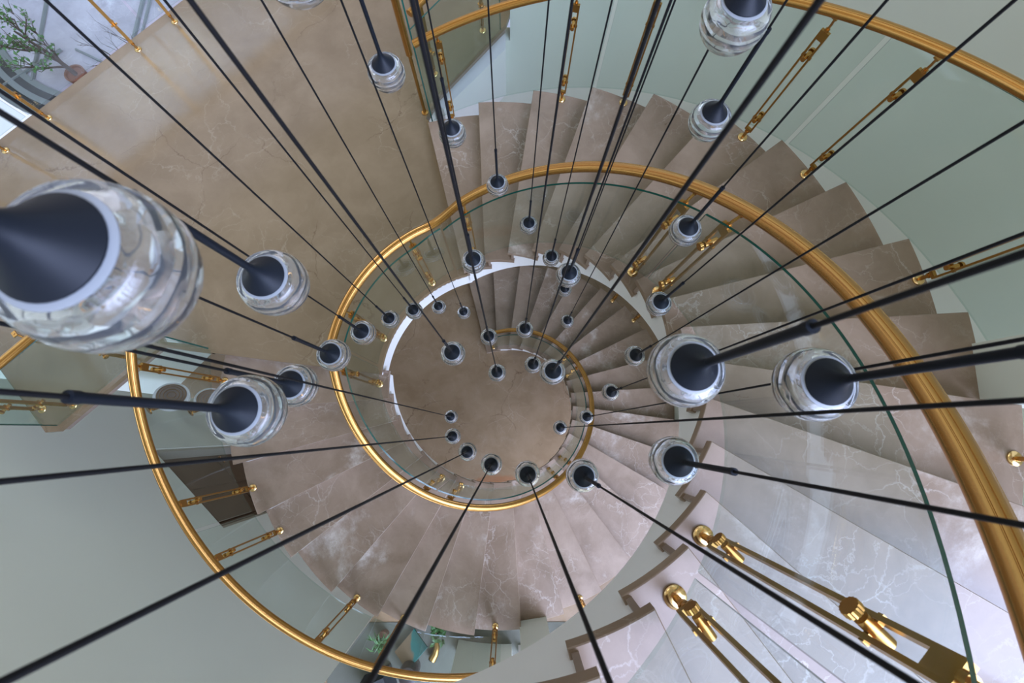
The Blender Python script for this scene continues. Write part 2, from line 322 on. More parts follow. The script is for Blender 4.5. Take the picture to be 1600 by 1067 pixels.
# flat wall with the door at the left
wa = Vector((-5.25, .53, 0)); wb = Vector((-1.93, -2.57, 0)); wd = (wb-wa).normalized(); wnrm = Vector((-wd.y, wd.x, 0))
if wnrm.dot(Vector((0,0,0))-wa) < 0: wnrm = -wnrm
WM = Matrix((( wd.x, wnrm.x, 0, wa.x), (wd.y, wnrm.y, 0, wa.y), (0, 0, 1, 0), (0, 0, 0, 1)))     # local x along the wall, y into the stairwell
WLEN = (wb-wa).length
DX0, DX1, DZ = 1.10, 2.46, ZF+2.30
bm = bmesh.new()
box(bm, 0, DX0, -.25, 0, ZF, 2.2, WM); box(bm, DX1, WLEN, -.25, 0, ZF, 2.2, WM); box(bm, DX0, DX1, -.25, 0, DZ, 2.2, WM)
tag(build('wall_left', bm, M_CREAM), 'tall flat cream wall with a doorway', 'wall', kind='structure')
d1 = empty('door_1'); tag(d1, 'dark brown door in a recessed opening', 'door', kind='structure')
bm = bmesh.new(); box(bm, DX0+.04, DX1-.04, -.22, -.17, ZF+.01, DZ-.04, WM)
for (u0, u1, v0, v1) in ((.18, .60, .3, 1.0), (.76, 1.18, .3, 1.0), (.18, .60, 1.15, 2.0), (.76, 1.18, 1.15, 2.0)): box(bm, DX0+u0, DX0+u1, -.17, -.155, ZF+v0, ZF+v1, WM)
build('door_leaf', bm, M_DOOR, d1)
bm = bmesh.new(); box(bm, DX0, DX0+.04, -.24, -.02, ZF, DZ, WM); box(bm, DX1-.04, DX1, -.24, -.02, ZF, DZ, WM); box(bm, DX0, DX1, -.24, -.02, DZ-.04, DZ, WM)
build('door_frame', bm, M_DOORF, d1)
bm = bmesh.new(); cyl(bm, WM @ Vector((DX0+.14, -.17, ZF+1.0)), WM @ Vector((DX0+.14, -.09, ZF+1.0)), .012); cyl(bm, WM @ Vector((DX0+.14, -.10, ZF+1.0)), WM @ Vector((DX0+.26, -.10, ZF+1.0)), .010)
build('door_handle', bm, M_BRASS, d1, smooth=True)
# wall further back to the left, below the landing
def plank(name, p0, p1, th, z0, z1, m, label):
    p0, p1 = Vector((*p0, 0)), Vector((*p1, 0)); d = (p1-p0).normalized(); n = Vector((-d.y, d.x, 0))
    Mx = Matrix(((d.x, n.x, 0, p0.x), (d.y, n.y, 0, p0.y), (0,0,1,0), (0,0,0,1)))
    bm = bmesh.new(); box(bm, 0, (p1-p0).length, 0, th, z0, z1, Mx); o = build(name, bm, m); tag(o, label, 'wall', kind='structure'); return o
plank('wall_far_left', (-7.3, -.80), (-3.55, 3.48), .2, ZF, ZL-.32, M_CREAM, 'cream wall below the landing at the far left')
plank('wall_corner', (-7.35, 2.6), (-7.35, -6.4), -.2, ZF, 2.2, M_CREAM, 'cream wall at the left end of the hall')
plank('wall_front', (-7.3, -6.4), (-.9, -6.4), -.2, ZF, 2.2, M_CREAM, 'cream wall at the front of the hall')
# two square columns that meet the stair's outer edge
for i, a in enumerate((-2.95, -81.7)):
    bm = bmesh.new(); Mx = Matrix.Translation(pol(a, 0)) @ Matrix.Rotation(rad(a), 4, 'Z')
    box(bm, 2.462, 2.85, -.150, .150, ZF, 2.2, Mx)
    tag(build('trim_%d' % (3+i), bm, M_CREAM), 'square cream column on the outer edge of the stair', 'column', kind='structure')
# unseen windows added for the daylight: slim frames in the curved wall's opening
def window(n, a0, a1):
    o = empty('window_%d' % n); tag(o, 'unseen tall window added beside the stair for its daylight', 'window', kind='structure')
    bm = bmesh.new(); k = 5
    for i in range(k+1):
        a = a0+(a1-a0)*i/k; Mx = Matrix.Translation(pol(a, 0)) @ Matrix.Rotation(rad(a), 4, 'Z')
        box(bm, 3.80, 3.90, -.03, .03, ZF, 2.2, Mx)
    for z in (ZF, ZF+2.2, ZF+4.2, ZF+6.4, ZF+8.4, 2.14):
        pts = [pol(a0+(a1-a0)*j/12, 3.85, z+.03) for j in range(13)]
        tube(bm, pts, .035, 4)
    build('window_frame', bm, M_WHITE, o)
window(1, -86, -56); window(2, -54, -21)
ring_wall('wall_front', 3.78, 3.95, -101, -88, ZF, 2.2, M_CREAM, 8, 'curved cream wall next to the tall windows')

# ------------------------------------------------------------------ stairs
def tread_mesh(name, dp):
    bm = bmesh.new(); n = 8; r0, r1 = RI, RO
    t0, t1 = math.sqrt(r0*r0-S*S), math.sqrt(r1*r1-S*S)
    back = dp + math.degrees(.055/RI)      # inner end
    backo = dp + math.degrees(.055/RO)
    def P(r, a):  # nosing point rotated by -a
        base = math.atan2(S, math.sqrt(r*r-S*S)); return (r*math.cos(base-rad(a)), r*math.sin(base-rad(a)))
    poly = [P(r0, back*i/n) for i in range(n+1)] + [P(r1, backo*(n-i)/n) for i in range(n+1)]
    prism(bm, poly, -.048, 0)
    bmesh.ops.recalc_face_normals(bm, faces=bm.faces)
    me = bpy.data.meshes.new(name); 
    bmesh.ops.bevel(bm, geom=[e for e in bm.edges if e.calc_length() > .3 or (abs(e.verts[0].co.z-e.verts[1].co.z) < 1e-4)], offset=.003, segments=1, affect='EDGES')
    bm.to_mesh(me); bm.free(); me.materials.append(M_TREAD); return me
def riser_mesh(name, h):
    bm = bmesh.new()
    def P(r, s): return (math.sqrt(r*r-s*s), s)
    s0, s1 = S-.028, S-.048
    r0, r1 = RI+.012, RO-.012
    prism(bm, [P(r0, s1), P(r1, s1), P(r1, s0), P(r0, s0)], -h+.001, -.049)
    me = bpy.data.meshes.new(name); bmesh.ops.recalc_face_normals(bm, faces=bm.faces); bm.to_mesh(me); bm.free(); me.materials.append(M_RISER); return me
def flight(name, label, n, p0, dp, h, z0, kstart=1, last=True):
    root = empty(name, (AX, AY, z0)); tag(root, label, 'staircase')
    tm, rm = tread_mesh('tread', dp), riser_mesh('riser', h)
    for k in range(kstart, n+1):
        a = p0-dp*(k-1)
        if k < n or last:
            o = bpy.data.objects.new('tread', tm); C.objects.link(o); o.parent = root; o.location = (0, 0, k*h); o.rotation_euler = (0, 0, rad(a))
        o = bpy.data.objects.new('riser', rm); C.objects.link(o); o.parent = root; o.location = (0, 0, k*h); o.rotation_euler = (0, 0, rad(a))
    # plastered body below the treads: stepped top, smooth helical soffit
    bm = bmesh.new(); rin, rout = RI+.028, RO-.05
    sub = 4; nn = n if last else n-1
    secs = []
    for k in range(0, nn):
        for j in range(sub+1):
            a = p0-dp*(k+j/sub) + 1.3        # risers stand a little behind the nosing line
            top = (k+1)*h-.0495; bot = (k+j/sub+1)*h-.37 - .02
            bot = max(bot, .002) if z0 == ZF else bot
            if bot > top-.03: bot = top-.03
            secs.append((a, top, bot))
    R_ = [[bm.verts.new((r*math.cos(rad(a)), r*math.sin(rad(a)), z)) for r, z in ((rin, bot), (rin, top), (rout, top), (rout, bot))] for a, top, bot in secs]
    for A, B in zip(R_, R_[1:]):
        for q in range(4):
            try: bm.faces.new((A[q], A[(q+1)%4], B[(q+1)%4], B[q]))
            except Exception: pass
    bm.faces.new(R_[0]); bm.faces.new(R_[-1][::-1])
    bmesh.ops.remove_doubles(bm, verts=bm.verts, dist=1e-5)
    build('stringer', bm, M_WHITE, root)
    return root
flight('staircase', 'lower curved flight of taupe marble steps rising from the hall floor to the landing', NL, P1, DP, HL, ZF, last=False)
flight('staircase', 'upper curved flight of taupe marble steps rising from the landing past the viewer', NU, PU, DPU, HU, ZL)

# ------------------------------------------------------------------ handrails
def rail_profile():
    pts = []
    for i in range(28):
        t = 2*math.pi*i/28
        r = 1.0
        pts.append((.031*math.cos(t)*r, .025*math.sin(t)*r))
    g = lambda x, y: (x*.031, y*.025)
    pts = []
    for d in range(0, 360, 12):
        pts.append(g(math.cos(rad(d)), math.sin(rad(d))))
        if d in (36, 60, 108, 132):   # fine longitudinal grooves on top
            for dd, k in ((3, .99), (5, .93), (8, .93), (10, .99)): pts.append(g(k*math.cos(rad(d+dd)), k*math.sin(rad(d+dd))))
    return pts
PROF = rail_profile()
def sweep(bm, pts, prof):
    pts = [Vector(p) for p in pts]; rings = []
    for i, p in enumerate(pts):
        d = (pts[min(i+1, len(pts)-1)] - pts[max(i-1, 0)]).normalized()
        u = Vector((d.y, -d.x, 0)).normalized() if abs(d.z) < .97 else Vector((1, 0, 0)); v = u.cross(d).normalized()
        if v.z < 0: v = -v
        rings.append([bm.verts.new(p + u*a + v*b) for a, b in prof])
    n = len(prof)
    for A, B in zip(rings, rings[1:]):
        for k in range(n): bm.faces.new((A[k], A[(k+1)%n], B[(k+1)%n], B[k]))
    bm.faces.new(rings[0][::-1]); bm.faces.new(rings[-1])
def smooth01(x): x = min(1, max(0, x)); return x*x*(3-2*x)
HR = .965
def z_rail_in(A):      # A = continuous angle going down: lower flight 104..-187, landing -187..-256, upper -256..
    if A > a27: return zl_at(A)+HR
    if A > -239: return ZL+HR
    if A > -259:
        x = smooth01((-239-A)/20); return (ZL+HR)*(1-x) + (zu_at(A+360)+HR-.01)*x
    return zu_at(A+360)+HR-.01
def r_rail_in(A): return RH
ZEND = -256-DPU*18.2
pts = [pol(P1+1.0, RH+.01, ZF+HL+HR-.12), pol(P1-1.0, RH, ZF+HL+HR-.03)]
A = P1-4
while A > ZEND: pts.append(pol(A, r_rail_in(A), z_rail_in(A))); A -= 1.25
hr = empty('handrail', tuple(pol(P1, RH, ZF))); tag(hr, 'satin brass inner handrail spiralling around the open stairwell from hall to viewer', 'handrail')
def child_world(o, par):
    o.parent = par; o.matrix_parent_inverse = Matrix.Translation(-Vector(par.location)); return o
bm = bmesh.new(); sweep(bm, pts, PROF); child_world(build('rail', bm, M_BRASS, smooth=True), hr)
# outer rail, lower flight (free outer side, from the column up to the landing) and on along the landing's edge
def rail_thing(name, label, pts, prof=PROF):
    o = empty(name, tuple(pts[0])); tag(o, label, 'handrail'); bm = bmesh.new(); sweep(bm, pts, prof); child_world(build('rail', bm, M_BRASS, smooth=True), o); return o
pts = []; A = -78.0+(-7.5)
while A > a27: pts.append(pol(A, ROH, zl_at(A)+1.02)); A -= 1.25
pts += [pol(a27-.5, ROH, ZL+1.01), pol(a27-2.0, ROH+.03, ZL+.975), Vector((-2.62, .62, ZL+.96)), Vector((-3.05, .68, ZL+.96)), Vector((-3.12, .66, ZL+.96)), Vector((-3.33, .44, ZL+.96)), Vector((-3.80, .02, ZL+.96)), Vector((-3.87, .01, ZL+.96)), Vector((-3.93, .05, ZL+.96)), Vector((-5.62, 1.80, ZL+.96))]
rail_thing('handrail', 'satin brass outer handrail of the lower flight sweeping along the left of the picture', pts)
pts = []; A = 104.2
while A > -256+360-DPU*18.2-10: pts.append(pol(A, ROH, zu_at(A)+.954)); A -= 1.25
rail_thing('handrail', 'satin brass outer handrail of the upper flight in front of the curved wall', pts)
rail_thing('handrail', 'satin brass handrail along the far edge of the landing by the garden window', [Vector((-5.58, 1.93, ZL+.96)), Vector((-1.70, 6.02, ZL+.96))])
rail_thing('handrail', 'satin brass handrail along the short pointed edge of the landing', [Vector((-.78, 3.16, ZL+.96)), Vector((-.16, 3.96, ZL+.96)), Vector((-.08, 4.1, ZL+.96)), Vector((-.08, 6.0, ZL+.96))])

# ------------------------------------------------------------------ balustrade posts: base, stem, twin-bar frame, two knurled clamps, rail bracket. Local +x looks at the glass.
def make_post(solid=False):
    r = empty('balustrade_post')
    bm = bmesh.new(); lathe(bm, [(0, 0), (.034, 0), (.034, .007), (.030, .012), (.014, .016), (0, .016)], 28); build('base_flange', bm, M_BRIGHT, r, smooth=True)
    bm = bmesh.new(); cyl(bm, (0,0,.012), (0,0,.09), .011, n=14); lathe(bm, [(0,.062),(.016,.066),(.016,.078),(0,.082)], 14); build('stem', bm, M_BRASS, r, smooth=True)
    bm = bmesh.new()
    if solid: box(bm, -.007, .007, -.015, .015, .085, .90)
    else:
        for s in (-1, 1): box(bm, -.009, .009, s*.0215-.0055, s*.0215+.0055, .085, .90)
    box(bm, -.009, .009, -.016, .016, .085, .105); box(bm, -.009, .009, -.016, .016, .845, .90)
    build('bar' if solid else 'frame', bm, M_BRASSD, r)
    for z in ((.30,) if solid else (.205, .735)):
        bm = bmesh.new(); cyl(bm, (-.034, 0, z), (.028, 0, z), .014, n=18); box(bm, -.006, .006, -.031, .031, z-.006, z+.006)
        c = build('clamp', bm, M_BRASS, r, smooth=True)
        bm = bmesh.new(); k = 32; a = []; b = []
        for i in range(k):
            t_ = 2*math.pi*i/k; rr = .0195 if i % 2 else .0175
            a.append(bm.verts.new((.041, rr*math.cos(t_), z+rr*math.sin(t_)))); b.append(bm.verts.new((.055, rr*math.cos(t_), z+rr*math.sin(t_))))
        for i in range(k): bm.faces.new((a[i], a[(i+1)%k], b[(i+1)%k], b[i]))
        bm.faces.new(a); bm.faces.new(b); build('knurled_cap', bm, M_BRASS, c)
    bm = bmesh.new(); cyl(bm, (0,0,.90), (0,0,.915), .013, n=12); tube(bm, [(0,0,.90), (0,0,.945), (-.012,0,.965), (-.022,0,1.005)], .007, 8); box(bm, -.04, 0, -.014, .014, .995, 1.003)
    build('rail_bracket', bm, M_BRASS, r, smooth=True)
    return r
post0 = make_post(); post1 = make_post(True); used = [False, False]; SOLID = ('posts along the far landing edge', 'posts on the left landing edges', 'posts on the short landing edge')
def put_post(p, ang, label, group, H=1.0):
    if group in SOLID: o = copy_tree(post1) if used[1] else post1; used[1] = True
    else: o = post0 if not used[0] else copy_tree(post0); used[0] = True
    o.location = p; o.rotation_euler = (0, 0, rad(ang)); o.scale = (1, 1, H); tag(o, label, 'post', group); return o
ordn = ['first', 'second', 'third', 'fourth', 'fifth', 'sixth', 'seventh', 'eighth', 'ninth', 'tenth', 'eleventh', 'twelfth']
for i, k in enumerate((1, 7, 8, 14, 15, 20, 21, 26)):
    a = P1-DP*(k-1+.35); z = ZF+HL*k
    put_post(pol(a, 1.065, z), a+180, '%s brass twin-bar post up the well side of the lower flight' % ordn[i], 'inner posts of the lower flight', 1.0)
for i, a in enumerate((159.0, 123.6)):
    put_post(pol(a, 1.078, ZL), a+180, ('brass post on the landing beside the well, nearer the top of the lower flight', 'brass post on the landing beside the well, nearer the foot of the upper flight')[i], 'landing posts around the well', .935)
for i, k in enumerate((1, 7, 8, 14, 15)):
    a = PU-DPU*(k-1+.30); z = ZL+HU*k
    put_post(pol(a, 1.065, z), a+180, ('brass twin-bar post on the lowest tread of the upper flight, well side', 'well-side brass post of the upper flight, lower one of the pair in mid flight', 'well-side brass post of the upper flight, upper one of the pair in mid flight',
        'large brass twin-bar post at lower right, nearer the right edge of the picture', 'large brass twin-bar post at the bottom, left one of the nearest two')[i], 'inner posts of the upper flight', .985)
for k, f_, lb in ((6, .46, 'tiny brass post top just left of the white stringer, far down the lower flight'), (7, .44, 'tiny brass post top beside the white stringer, next to the pendant by the brass post'),
    (16, .42, 'small brass post base beside the cream stringer at the lower right of the lower flight'), (18, .44, 'brass post at the bottom next to the square column'),
    (20, .39, 'brass post at the bottom near the painting, right of its pair'), (21, .42, 'brass post at the bottom left of the painting, left of its pair'),
    (23, .42, 'brass post below the door, outer side of the lower flight'), (24, .37, 'brass post crossing in front of the brown door'), (26, .41, 'brass post on the top tread of the lower flight, outer side')):
    a = P1-DP*(k-1+f_); z = ZF+HL*k
    put_post(pol(a, 2.45, z), a, lb, 'outer posts of the lower flight', 1.045)
for i, (k, f_) in enumerate(((1, .35), (3, .40), (4, .47), (6, .43), (7, .47), (9, .38), (11, .40), (13, .4))):
    a = PU-DPU*(k-1+f_); z = ZL+HU*k
    put_post(pol(a, 2.442, z), a, '%s brass post up the outer side of the upper flight, counted from the landing' % ordn[i], 'outer posts of the upper flight', .985)
fa = math.degrees(math.atan2(-(-3.369+4.896), (4.35-2.743)))  # direction facing out over the far edge
for i, (x, y) in enumerate(((-4.846, 2.655), (-4.507, 3.005), (-3.765, 3.785), (-3.447, 4.115), (-5.2, 2.30))):
    put_post((x+.03, y-.03, ZL), 133, ('brass post at the left end of the far landing edge', 'brass post on the far landing edge beside the white wall', 'brass post on the far landing edge in front of the potted tree',
        'brass post on the far landing edge, rightmost one by the window corner', 'brass post at the far landing corner beyond the left border')[i], 'posts along the far landing edge', .935)
put_post((-3.723, .214, ZL), -133, 'brass post at the pointed left corner of the landing above the cream wall', 'posts on the left landing edges', .935)
put_post((-3.30, .62, ZL), -47, 'brass post on the landing edge behind the largest glass globe', 'posts on the left landing edges', .935)
put_post((-3.98, .18, ZL), -133, 'brass post on the left landing edge just inside the picture border', 'posts on the left landing edges', .935)
for i, (x, y) in enumerate(((-.72, 3.447), (-.249, 3.957))):
    put_post((x-.03, y+.03, ZL), -39, ('brass post behind glass on the short landing edge, nearer the tall brass pole', 'brass post behind glass at the pointed end of the landing')[i], 'posts on the short landing edge', .935)
# tall pole at the landing's edge
np_ = empty('newel_pole', (-.832, 3.044, ZL)); tag(np_, 'tall thin brass pole standing on the landing beside the foot of the outer rail', 'pole')
bm = bmesh.new(); lathe(bm, [(0,0),(.032,0),(.032,.01),(.016,.018),(0,.018)], 24); build('base_flange', bm, M_BRASS, np_, smooth=True)
bm = bmesh.new(); cyl(bm, (0,0,.01), (0,0,.72), .016, n=16); build('lower_tube', bm, M_BRASSD, np_, smooth=True)
bm = bmesh.new(); cyl(bm, (0,0,.70), (0,0,2.3), .029, n=20); build('upper_tube', bm, M_BRASS, np_, smooth=True)

# ------------------------------------------------------------------ glass panels
def glass_strip(bot, top, th, label, group):
    """bot, top: lists of points; sheet with real thickness along the horizontal normal"""
    o = empty('glass_panel', tuple(bot[0])); tag(o, label, 'glass panel', group)
    n = len(bot); bm = bmesh.new(); I = []
    for i in range(n):
        d = Vector(bot[min(i+1, n-1)])-Vector(bot[max(i-1, 0)]); nn = Vector((d.y, -d.x, 0)).normalized()*th/2
        I.append([bm.verts.new(Vector(p)+s*nn) for p, s in ((bot[i], -1), (bot[i], 1), (top[i], 1), (top[i], -1))])
    for A, B in zip(I, I[1:]):
        bm.faces.new((A[1], B[1], B[2], A[2])); bm.faces.new((A[0], A[3], B[3], B[0]))
    child_world(build('pane', bm, M_GLASS, smooth='all'), o)
    bm = bmesh.new()
    def edge(seq, a, b):
        pr = None
        for i in seq:
            v = [bm.verts.new(Vector(I2[i][a])), bm.verts.new(Vector(I2[i][b]))]
            if pr: bm.faces.new((pr[0], pr[1], v[1], v[0]))
            pr = v
    I2 = []
    for i in range(n):
        d = Vector(bot[min(i+1, n-1)])-Vector(bot[max(i-1, 0)]); nn = Vector((d.y, -d.x, 0)).normalized()*th/2
        I2.append([Vector(bot[i])-nn, Vector(bot[i])+nn, Vector(top[i])+nn, Vector(top[i])-nn])
    edge(range(n), 2, 3)
    for i in (0, n-1):
        v = [bm.verts.new(q) for q in I2[i]]; bm.faces.new(v)
    child_world(build('top_edge', bm, M_EDGE), o)
    bm = bmesh.new(); edge(range(n), 0, 1); child_world(build('bottom_edge', bm, M_EDGEL), o)
def helix_glass(A0, A1, R, zf, b, t, label, group, th=.012):
    n = max(3, int(abs(A1-A0)/2.5)); As = [A0+(A1-A0)*i/n for i in range(n+1)]
    glass_strip([pol(a, R, zf(a)+b) for a in As], [pol(a, R, zf(a)+t) for a in As], th, label, group)
def kL(k): return P1-DP*(k-1)
def kU(k): return PU-DPU*(k-1)
gi = 'curved inner glass panels'
for (k0, k1, lb) in ((1.25, 7.80, 'lowest curved glass panel of the lower flight, well side'), (7.86, 14.80, 'second curved glass panel of the lower flight, right side of the small loop'),
                     (14.86, 20.92, 'third curved glass panel of the lower flight, bottom of the small loop'), (20.98, 26.95, 'fourth curved glass panel of the lower flight, well side, left of the well')):
    helix_glass(kL(k0), kL(k1), RG, zl_at, .08, .885, lb, gi)
def z_land(a):
    x = smooth01((125-a)/16) if a < 140 else 0
    return ZL*(1-x) + (ZL+.10)*x
helix_glass(172.0, 111.5, RG, z_land, .10, .89, 'curved glass panel of the landing around the upper left of the well', gi)
def z_u0(a): return zu_at(a) if a < PU-3 else max(ZL+.05, zu_at(a))
helix_glass(110.6, kU(7.80), RG, z_u0, .08, .88, 'lowest curved glass panel of the upper flight, well side', gi)
helix_glass(kU(7.86), kU(14.86), RG, zu_at, .085, .88, 'large curved glass panel of the upper flight at the right of the well', gi)
helix_glass(kU(14.96), kU(18.5), RG, zu_at, .085, .88, 'nearest curved glass panel at the bottom right with a pale polished corner', gi)
go = 'curved outer glass panels'
for (k0, k1, lb) in ((1.0, 3.9, 'lowest outer glass panel of the upper flight beside the landing'), (3.95, 6.93, 'outer glass panel between the second and third pairs of posts of the upper flight'),
                     (6.99, 10.28, 'outer glass panel of the upper flight ending against the square column')):
    helix_glass(kU(k0), kU(k1), ROG, zu_at, .035, .875, lb, go)
for (k0, k1, lb) in ((18.3, 20.9, 'outer glass panel of the lower flight next to the lower column'), (20.96, 23.9, 'outer glass panel at the lower left, below the marble treads'), (23.96, 26.9, 'outer glass panel in front of the brown door')):
    helix_glass(kL(k0), kL(k1), ROG, zl_at, .10, .93, lb, go)
def flat_glass(p0, p1, z0, z1, label, group, th=.012):
    glass_strip([(*p0, z0), (*p1, z0)], [(*p0, z1), (*p1, z1)], th, label, group)
gl = 'straight glass panels of the landing'
flat_glass((-2.62, .70), (-3.06, .75), ZL+.03, ZL+.87, 'short glass panel beside the outer end of the top tread', gl)
flat_glass((-3.10, .73), (-3.80, .045), ZL+.03, ZL+.87, 'glass panel on the left landing edge towards its pointed corner', gl)
flat_glass((-3.93, .05), (-4.75, .90), ZL+.03, ZL+.87, 'glass panel on the left landing edge at the picture border', gl)
for i, (t0, t1) in enumerate(((.0, .245), (.25, .495), (.50, .745), (.75, 1.0))):
    A_, B_ = Vector((-5.60, 1.95)), Vector((-1.70, 6.05)); p0 = A_.lerp(B_, t0); p1 = A_.lerp(B_, t1)
    flat_glass(tuple(p0), tuple(p1), ZL+.05, ZL+.88, ('glass panel of the far landing edge at the left border', 'glass panel of the far landing edge in front of the tree', 'glass panel of the far landing edge near the top border', 'glass panel of the far landing edge beyond the top border')[i], gl)
flat_glass((-.80, 3.10), (-.10, 3.97), ZL+.03, ZL+.87, 'glass panel on the short landing edge behind the outer rail', gl)
flat_glass((-.80, 3.10), (-.755, 2.945), ZL+.002, ZL+2.2, 'tall narrow glass fin beside the tall brass pole', gl)

# ------------------------------------------------------------------ pendants
GR = .060
def globe_parts(root):
    zc = .031; rt = math.sqrt(GR*GR-zc*zc)
    prof = [(0, -GR*.93)]
    for i in range(1, 22):
        t_ = -math.pi/2 + (math.pi/2+math.asin(zc/GR))*i/21; prof.append((GR*math.cos(t_), GR*math.sin(t_)*(.93 if t_ < 0 else 1)))
    prof += [(rt-.004, zc+.003), (0, zc+.003)]
    bm = bmesh.new(); lathe(bm, prof, 48)
    g = build('crystal_globe', bm, M_CRYSTAL, root, smooth=True)
    # hollow: faceted inner cavity with cut rings
    bm = bmesh.new(); ip = [(0, -.044)]
    for i, (r, z) in enumerate(((.018, -.041), (.030, -.033), (.034, -.030), (.042, -.019), (.041, -.015), (.047, -.003), (.044, .001), (.045, .012), (.039, .0155), (.036, .021), (.028, .0245))): ip.append((r, z))
    ip.append((0, .0255))
    lathe(bm, ip, 24, fn=lambda t, z: 1+.028*math.sin(6*t+z*120))
    me = None
    cav = build('inner_facets', bm, M_CRYSTAL, g, smooth=True)
    cav.data.flip_normals()
    bm = bmesh.new(); lathe(bm, [(.0, zc+.0035), (.0410, zc+.0035), (.0410, zc+.0045), (.036, zc+.0065), (0, zc+.0065)], 36); build('frosted_collar', bm, M_FROST, root, smooth=True)
    bm = bmesh.new(); lathe(bm, [(0, zc+.007), (.0365, zc+.007), (.0365, zc+.0085), (.029, zc+.0155), (.020, zc+.0245), (.012, zc+.035), (.0078, zc+.045), (.0063, zc+.056), (0, zc+.056)], 40); build('cone_cap', bm, M_BLACK, root, smooth=True)
    bm = bmesh.new(); cyl(bm, (0,0,zc+.052), (0,0,.308), .0062, n=14); cyl(bm, (0,0,.304), (0,0,.316), .0072, n=14); build('rod', bm, M_BLACK, root, smooth=True)
PEND = [
 (-0.287,0.112,-0.304,'largest and nearest crystal globe pendant, cut by the left border'),
 (-0.429,0.263,-0.789,'crystal pendant over the beige landing just right of the largest globe'),
 (-0.400,1.134,-1.269,'crystal pendant over the top of the landing, left of the tall brass pole'),
 (-0.369,0.773,-0.635,'crystal pendant cut off by the top border above the landing'),
 (-0.252,1.269,-1.761,'crystal pendant in front of the lowest tread of the upper flight'),
 (-0.068,1.287,-2.217,'crystal pendant in front of the brass rail above the small loop, on the second tread'),
 (-0.181,0.817,-2.115,'crystal pendant over the white stringer where two cables cross it'),
 (-0.775,0.705,-2.845,'crystal pendant between brass rail and white curved edge, upper left of the well'),
 (-0.666,0.814,-3.044,'crystal pendant right on the white curved landing edge at the upper left of the well'),
 (-0.607,1.031,-3.729,'small crystal pendant just inside the white edge, left of two over the floor'),
 (-0.421,1.051,-3.987,'small crystal pendant left of the lowest step edge, right of two'),
 (-0.705,0.461,-2.128,'crystal pendant inside the left curve of the brass rail beside a brass post'),
 (-0.648,0.272,-1.644,'crystal pendant overlapping the brass rail at the left of the well'),
 (-0.599,0.124,-1.268,'crystal pendant partly behind a larger globe over the top treads of the lower flight'),
 (-0.438,0.033,-0.767,'large crystal pendant over the left treads, on a thick black rod from the left border'),
 (0.408,0.734,-0.693,'large crystal pendant at the top border in front of the curved wall'),
 (0.592,0.903,-1.192,'crystal pendant at the outer ends of the treads, upper right'),
 (0.668,0.748,-1.614,'crystal pendant just inside the brass rail beside the upper brass posts'),
 (0.119,1.301,-2.724,'small crystal pendant between the upper rail and the white stringer, left of two'),
 (0.283,1.173,-2.969,'small crystal pendant at the white stringer near the top of the well'),
 (0.279,0.732,-2.071,'crystal pendant above the well overlapping a smaller globe'),
 (0.440,1.126,-3.535,'small crystal pendant half hidden below a bigger globe near the top of the well'),
 (0.507,0.956,-3.926,'small crystal pendant over the lower treads right of the top of the well'),
 (0.101,0.687,-3.066,'crystal pendant touching the upper end of the smallest rail loop'),
 (0.713,0.596,-2.096,'crystal pendant at the foot of a brass post, right of the white stringer'),
 (0.282,0.095,-0.725,'large crystal pendant right of the well, left one of two equal large globes'),
 (0.489,0.073,-0.729,'large crystal pendant right of the well, right one of two equal large globes'),
 (-0.275,0.363,-2.146,'crystal pendant in the middle of the hall floor, left of the small loop'),
 (-0.148,0.636,-3.077,'crystal pendant over the starting end of the lowest handrail'),
 (-0.088,0.379,-3.013,'crystal pendant over the hall floor just below the start of the lowest handrail'),
 (0.157,0.447,-3.113,'smaller crystal pendant of the touching pair inside the small rail loop'),
 (0.193,0.263,-2.056,'bigger crystal pendant of the touching pair inside the small rail loop'),
 (0.727,0.428,-2.614,'crystal pendant over the lower treads left of the large globes'),
 (0.695,0.261,-3.147,'small crystal pendant on the lower treads just right of the small rail loop'),
 (0.633,0.110,-3.818,'small crystal pendant exactly on the right side of the small rail loop'),
 (0.424,0.024,-3.923,'small crystal pendant at the right rim of the hall floor, on a level black cable'),
 (-0.527,0.121,-4.094,'small crystal pendant over the left of the hall floor, uppermost of the descending arc'),
 (-0.430,-0.042,-3.467,'crystal pendant over the left of the hall floor, second of the descending arc'),
 (-0.276,-0.134,-3.008,'crystal pendant over the lower left of the hall floor, third of the descending arc'),
 (-0.104,-0.182,-2.578,'crystal pendant above the orange stain on the hall floor'),
 (0.080,-0.199,-2.200,'crystal pendant over the bottom edge of the hall floor, right of the orange stain'),
 (0.262,-0.161,-1.709,'crystal pendant overlapping the lower right of the small rail loop'),
 (0.407,-0.074,-1.165,'crystal pendant over the brown tread ends, lower right of the well'),
]
ZC = 3.0
proto = None
for (x, y, z, lb) in PEND:
    if proto is None:
        proto = empty('pendant_lamp'); globe_parts(proto); p_ = proto
    else: p_ = copy_tree(proto); [bpy.data.objects.remove(c) for c in list(p_.children) if c.name.startswith('cable')]
    p_.location = (x, y, z); p_.rotation_euler = (0, 0, random.uniform(0, 6.28)); tag(p_, lb, 'pendant lamp', 'crystal globe pendants on black cables')
    bm = bmesh.new(); cyl(bm, (0,0,.31), (0,0,ZC-z), .0029, n=10); build('cable', bm, M_CABLE, p_, smooth=True)
cp = empty('ceiling_canopy', (.0, .45, ZC)); tag(cp, 'round plate overhead that carries all the pendant cables', 'ceiling canopy')
bm = bmesh.new(); lathe(bm, [(0,-.001),(1.05,-.001),(1.05,.06),(0,.06)], 48); build('plate', bm, M_WHITE, cp, smooth=True)

